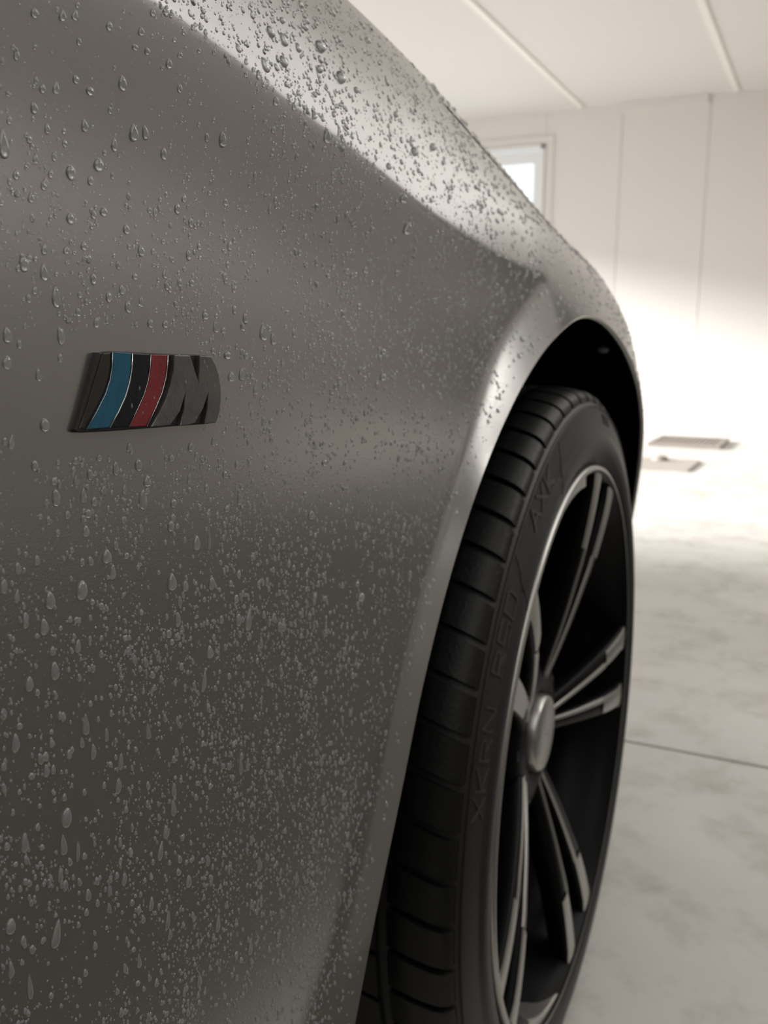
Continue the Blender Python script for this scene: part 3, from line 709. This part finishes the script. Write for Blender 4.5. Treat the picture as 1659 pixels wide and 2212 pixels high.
# the beads one can recognise in the photograph: pixel x, pixel y (centre), width, height in pixels, lean
BEADS = [(8,320,20,55,0),(75,30,15,20,0),(135,37,14,20,0),(162,36,13,18,0),(236,58,12,20,0),(305,70,12,16,0),(292,103,11,14,0),(318,112,10,18,.2),(365,140,12,20,0),(389,120,10,12,0),
 (265,183,16,32,.15),(195,198,16,18,-.3),(164,173,12,20,.2),(121,194,13,22,0),(92,193,12,20,0),(74,236,14,24,.2),(183,275,14,24,.15),(289,292,18,34,.1),(314,290,12,30,.2),(247,317,12,26,0),
 (102,281,11,22,0),(63,302,11,20,0),(481,306,14,32,.2),(354,334,12,30,.15),(153,374,18,38,0),(213,358,20,30,0),(195,392,11,22,-.1),(99,396,11,18,0),(67,430,13,20,0),(77,346,11,20,0),
 (224,459,15,22,0),(152,473,16,28,.1),(273,497,13,24,.1),(181,533,12,22,-.1),(305,545,14,24,.15),(383,452,11,28,-.05),(335,460,9,18,0),(412,482,9,26,0),(407,552,9,30,-.1),(496,532,8,28,-.2),
 (52,572,20,38,0),(96,594,17,32,.15),(143,542,13,16,0),(202,604,12,28,0),(235,643,12,28,0),(263,628,10,24,0),(277,665,13,30,.1),(122,648,18,42,.05),(62,646,10,24,.1),(291,598,10,18,0),
 (356,594,10,20,0),(414,612,10,20,.1),(443,684,11,20,.2),(357,701,12,20,0),(325,700,12,22,.1),(466,710,10,24,.1),(569,724,14,32,.1),(590,736,10,26,.1),(530,690,9,26,.1),(420,800,12,20,0),
 (16,728,18,34,.05),(132,730,14,40,.1),(130,775,10,22,0),(15,785,18,34,-.1),(42,745,10,22,0),(84,814,13,26,.1),(97,920,20,34,0),(24,960,12,30,-.2),(491,768,13,22,0),(522,812,11,28,0),(499,816,12,24,-.2),(552,845,9,20,0),
 (75,1007,14,26,0),(299,1006,15,30,.1),(121,1077,17,44,0),(180,1075,13,32,-.1),(309,1085,18,42,0),(318,1042,16,24,0),(203,1085,13,22,0),(190,1110,15,24,0),(195,1028,14,26,.2),(250,1015,13,32,0),
 (164,1040,10,20,0),(214,990,11,16,0),(370,990,11,18,0),(269,1060,10,18,0),(375,1088,13,24,0),(369,1138,14,28,0),(412,968,12,20,0),(279,968,11,20,0),(486,1026,10,20,0),(518,1080,11,28,0),
 (490,1100,10,18,0),(185,1150,15,28,-.05),(230,1205,20,34,-.1),(273,1201,12,18,0),(243,1240,14,34,-.1),(176,1277,24,50,-.25),(108,1300,22,40,0),(371,1262,20,38,-.05),(400,1267,13,30,-.1),(457,1262,14,34,-.1),
 (424,1177,16,34,-.1),(8,1268,16,36,-.1),(36,1292,13,26,-.2),(55,1335,14,22,0),(80,1212,13,22,0),(165,1340,12,18,0),(510,1295,11,22,0),(388,1300,10,24,0),(218,1310,12,20,0),(453,1412,16,28,0),(452,1170,7,50,0),
 (95,1358,19,36,0),(55,1347,14,28,0),(168,1398,13,32,-.2),(384,1340,12,38,0),(118,1452,20,44,0),(63,1480,18,32,-.1),(364,1370,13,22,0),(478,1340,10,20,0),(515,1340,12,36,0),(440,1477,10,48,-.25),(536,1345,14,44,-.25),(604,1355,12,28,0),
 (33,1610,18,38,-.1),(185,1572,16,40,-.05),(201,1627,13,34,-.1),(98,1635,14,22,0),(112,1608,13,16,0),(100,1668,14,26,0),(260,1650,12,30,-.2),(320,1585,12,30,0),(230,1590,9,32,-.1),(177,1607,12,20,0),
 (143,1768,22,48,-.15),(255,1700,14,36,-.2),(374,1750,14,30,0),(358,1800,15,26,0),(53,1826,17,36,0),(137,1832,17,36,0),(375,1710,11,28,0),(346,1842,12,38,-.25),(168,1842,9,44,-.1),(130,1895,12,26,0),
 (268,1900,12,28,-.2),(190,1935,14,26,0),(236,1925,11,26,0),(448,1860,11,26,0),(22,2003,22,32,-.1),(120,2027,20,44,-.3),(326,1955,12,26,-.2),(362,1993,11,30,-.2),(407,1905,13,28,-.1),(235,1963,10,18,0),
 (65,2140,12,40,0),(24,2100,13,26,0),(367,2020,10,20,0),(780,1290,13,24,0),(612,1355,11,26,0),(672,1115,12,24,0),(701,1000,10,18,0),(827,815,16,20,0),(880,497,17,26,.1),(828,760,9,16,0),(940,650,9,12,0),
 (733,820,10,14,0),(660,1190,9,20,0),(698,1730,12,22,0),(680,1470,10,22,0),(600,1620,10,22,0),(520,1660,10,30,0),(560,1870,11,28,0),(640,1900,10,24,0),(470,2000,11,30,-.2),(540,2050,10,28,-.2),(430,2120,11,28,0),(300,2080,11,24,0),
 # on the bright shoulder
 (692,102,18,28,.2),(737,170,18,26,.2),(613,134,14,26,.1),(585,70,14,26,.2),(614,90,12,24,.2),(516,107,9,16,.2),(707,299,13,26,.2),(690,150,13,18,.1),(896,328,16,22,.2),(935,318,12,20,.2),(855,248,11,14,0),
 (794,88,12,14,0),(645,106,10,16,.2),(574,145,12,26,.2),(596,220,10,22,.2),(660,60,10,16,0),(680,250,9,18,.2),(770,195,9,16,.1),(560,165,10,18,.1),(872,430,12,22,.2),(840,360,12,16,0),(650,12,9,14,0),(610,45,10,14,0)]
for i, (px, py_, w, h, rot) in enumerate(BEADS):
    x, z = pix_to_panel(px, py_)
    dist = (Vector((x, surf(x, z), z))-CAM).length
    vdir = (Vector((x, surf(x, z), z))-CAM).normalized()
    _, u, v, n = frame_at(x, z)
    fu = math.sqrt(max(1e-3, 1-u.dot(vdir)**2)); fv_ = math.sqrt(max(1e-3, 1-v.dot(vdir)**2))
    W_ = w*dist/FPX/max(fu, 0.35)*0.85; H_ = h*dist/FPX/max(fv_, 0.5)
    W_ = min(W_, H_*1.05)
    o = bead(x, z, W_, H_, rot, hf=1.0)
nmanual = len(placed)

# candidates for all the other beads
def density(x, z):
    return 1.0
def sample(n, x0, x1, z0, z1):
    return rng.uniform(x0, x1, n), rng.uniform(z0, z1, n)
def valid(x, z):
    r = np.hypot(x, z-HZ); th = np.degrees(np.arctan2(z-HZ, x)); th = np.where(th < -90, th+360, th)
    ok = r > arch_r(th)+0.004
    ok &= z < zt(x)
    ok &= ~((x > BADGE_ZONE[0]) & (x < BADGE_ZONE[1]) & (z > BADGE_ZONE[2]) & (z < BADGE_ZONE[3]))
    return ok
cx, cz = sample(4000, -0.63, -0.18, 0.36, 0.84)
ok = valid(cx, cz); cx, cz = cx[ok], cz[ok]
cnt = 0
for x, z in zip(cx, cz):
    if nmanual + cnt >= 300: break
    if any((x-a)**2+(z-b)**2 < (c*1.0)**2 for a, b, c in placed): continue
    far = (x+0.63)/0.45
    if random.random() > 0.45+0.55*far: continue
    w = random.uniform(0.0011, 0.0019)*(1+0.4*far); bead(x, z, w, w*random.uniform(1.2, 2.0)); cnt += 1

# beads lying on the badge itself
for zx, zy, w, h in ((725, 500, .0009, .0022), (665, 640, .0010, .0020), (888, 500, .0008, .0016), (840, 575, .0010, .0012), (1070, 450, .0010, .0020), (1298, 480, .0009, .0014), (1215, 300, .0012, .0020), (1238, 335, .0010, .0014),
                     (775, 625, .0008, .0010), (1102, 682, .0006, .0008), (752, 690, .0009, .0016), (1150, 730, .0010, .0018), (1020, 245, .0012, .0008)):
    qx, qz = unproj_badge(zx, zy)
    o = bpy.data.objects.new('water_bead', PROTOS[random.randrange(14)])
    o.matrix_world = Matrix(((w, 0, 0, BX+qx), (0, 0, -w*0.8, BY-0.0007 if zx > 980 else BY+0.0001), (0, h/1.4, 0, BZ+qz), (0, 0, 0, 1))); COL.objects.link(o)
    part = 'letter M' if zx > 960 else ('red stripe' if zx > 830 or (zx, zy) == (775, 625) else 'black stripe')
    o['label'] = 'tiny water bead lying on the '+part+' of the badge'; o['category'] = 'water drop'; o['group'] = 'water beads on the badge'
    BEAD_OBJS.append((o, BZ+qz))
buckets = {}
for o, z_ in BEAD_OBJS: buckets.setdefault(o['label'], []).append((z_, o))
for lab, lst in buckets.items():
    if len(lst) < 2: continue
    lst.sort(key=lambda q: -q[0])
    for k, (z_, o) in enumerate(lst):
        if k < len(ORD): o['label'] = (ORD[k] if k < len(lst)-1 or len(lst) == 1 else 'lowest')+' '+lab
        else: o['label'] = ('lowest ' if k == len(lst)-1 else 'lower ')+lab

# the mass of small beads: one mesh
def scatter(xs, zs, ws, hs, nseg, rings, nproto=6):
    VV, FF, off = [], [], 0
    protos = [bead_shape(nseg, rings, 500+k) for k in range(nproto)]
    pid = rng.integers(0, nproto, len(xs))
    n = normal(xs, zs); y = side_y(xs, zs)
    up = np.array([0, 0, 1.0]); v = up[None]-n*n[:, 2:3]; v /= np.linalg.norm(v, axis=1, keepdims=True); u = np.cross(v, n)
    rot = rng.normal(0, 0.12, len(xs)); u, v = u*np.cos(rot)[:, None]+v*np.sin(rot)[:, None], v*np.cos(rot)[:, None]-u*np.sin(rot)[:, None]
    P0 = np.stack([xs, y, zs], -1) - n*ws[:, None]*0.03
    for k in range(nproto):
        idx = np.where(pid == k)[0]
        if not len(idx): continue
        S, F = protos[k]; S = np.array(S)
        V = P0[idx][:, None] + u[idx][:, None]*(S[None, :, 0:1]*ws[idx][:, None, None]) + v[idx][:, None]*(S[None, :, 1:2]*(hs[idx]/1.4)[:, None, None]) + n[idx][:, None]*(S[None, :, 2:3]*(ws[idx]*1.05)[:, None, None])
        F = [f for f in F if len(f) <= 4]
        q = np.array([f for f in F if len(f) == 4]).reshape(-1, 4); t3 = np.array([f for f in F if len(f) == 3])
        base = off + np.arange(len(idx))[:, None, None]*len(S)
        FF.append(('q', (base+q[None]).reshape(-1, 4))) if len(q) else None
        FF.append(('t', (base+t3[None]).reshape(-1, 3)))
        VV.append(V.reshape(-1, 3)); off += len(S)*len(idx)
    V = np.concatenate(VV); Q = [f for k, f in FF if k == 'q']; T = [f for k, f in FF if k == 't']
    Q = np.concatenate(Q) if Q else np.zeros((0, 4), int); T = np.concatenate(T)
    me = bpy.data.meshes.new('small_water_beads')
    me.vertices.add(len(V)); me.vertices.foreach_set('co', V.astype(np.float32).ravel())
    me.loops.add(Q.size+T.size); me.loops.foreach_set('vertex_index', np.concatenate([Q.ravel(), T.ravel()]).astype(np.int32))
    me.polygons.add(len(Q)+len(T))
    ls = np.concatenate([np.arange(len(Q))*4, Q.size+np.arange(len(T))*3]).astype(np.int32)
    me.polygons.foreach_set('loop_start', ls)
    me.update(calc_edges=True); me.validate(); me.shade_smooth(); me.materials.append(WATER)
    return me
pl_ = np.array(placed)
def far_from_big(x, z):
    ok = np.ones(len(x), bool)
    for a, b, c in pl_: ok &= (x-a)**2+(z-b)**2 > (c*0.62)**2
    return ok
# clumpiness from a coarse random field
def clump(x, z):
    v = 0
    for k, (fx, fz, p, q) in enumerate(((70, 35, .3, 1.1), (140, 60, 2.2, .4), (260, 90, 4.0, 2.0), (40, 55, 1.0, 5.0))):
        v = v + np.sin(fx*x+p+2.0*np.sin(fz*z*0.6+q))*np.sin(fz*z+q+1.5*np.sin(fx*x*0.5))
    return v/4
def make(n, x0, x1, z0, z1, wmed, sig, wmax, asp, thin):
    x, z = sample(n, x0, x1, z0, z1)
    ok = valid(x, z); x, z = x[ok], z[ok]
    keep = rng.uniform(0, 1, len(x)) < np.clip(0.55+0.9*clump(x, z)*thin, 0.06, 1)
    # the panel left of and around the badge's upper side carries fewer beads
    calm = np.exp(-(((x+0.61)/0.03)**2+((z-0.672)/0.025)**2)) + 0.75*np.clip((z-0.70)/0.06, 0, 1)*(x < -0.48)*(z < zc(x))
    keep &= rng.uniform(0, 1, len(x)) > np.clip(calm, 0, 0.93)
    x, z = x[keep], z[keep]
    ok = far_from_big(x, z); x, z = x[ok], z[ok]
    w = np.clip(wmed*np.exp(rng.normal(0, sig, len(x))), wmed*0.4, wmax)
    h = w*rng.uniform(asp[0], asp[1], len(x))
    return x, z, w, h
parts = [make(36000, -0.645, -0.44, 0.33, 0.85, 0.00055, 0.42, 0.0014, (1.0, 1.7), 1.0),
         make(9000, -0.645, -0.40, 0.33, 0.85, 0.00125, 0.28, 0.0021, (1.2, 2.0), 0.8),
         make(19000, -0.45, -0.20, 0.33, 0.85, 0.00075, 0.40, 0.0020, (1.1, 1.8), 0.8),
         make(3400, -0.42, -0.12, 0.33, 0.85, 0.0017, 0.25, 0.0028, (1.1, 1.8), 0.6),
         make(3600, -0.22, 0.34, 0.60, 0.86, 0.0019, 0.35, 0.0036, (1.0, 1.5), 0.5)]
x = np.concatenate([p[0] for p in parts]); z = np.concatenate([p[1] for p in parts]); w = np.concatenate([p[2] for p in parts]); h = np.concatenate([p[3] for p in parts])
# fewer and rounder beads where the arch flare turns
small = w < 0.0009
o = bpy.data.objects.new('small_water_beads', scatter(x[small], z[small], w[small], h[small], 8, 2)); link(o)
tag(o, 'fine mist of tiny water beads covering the wet grey fender', 'water drops', kind='stuff')
o = bpy.data.objects.new('scattered_water_beads', scatter(x[~small], z[~small], w[~small], h[~small], 10, 4)); link(o)
tag(o, 'dense scatter of pinhead water beads between the larger drops on the grey fender', 'water drops', kind='stuff')
print('beads', nmanual, cnt, small.sum(), (~small).sum())
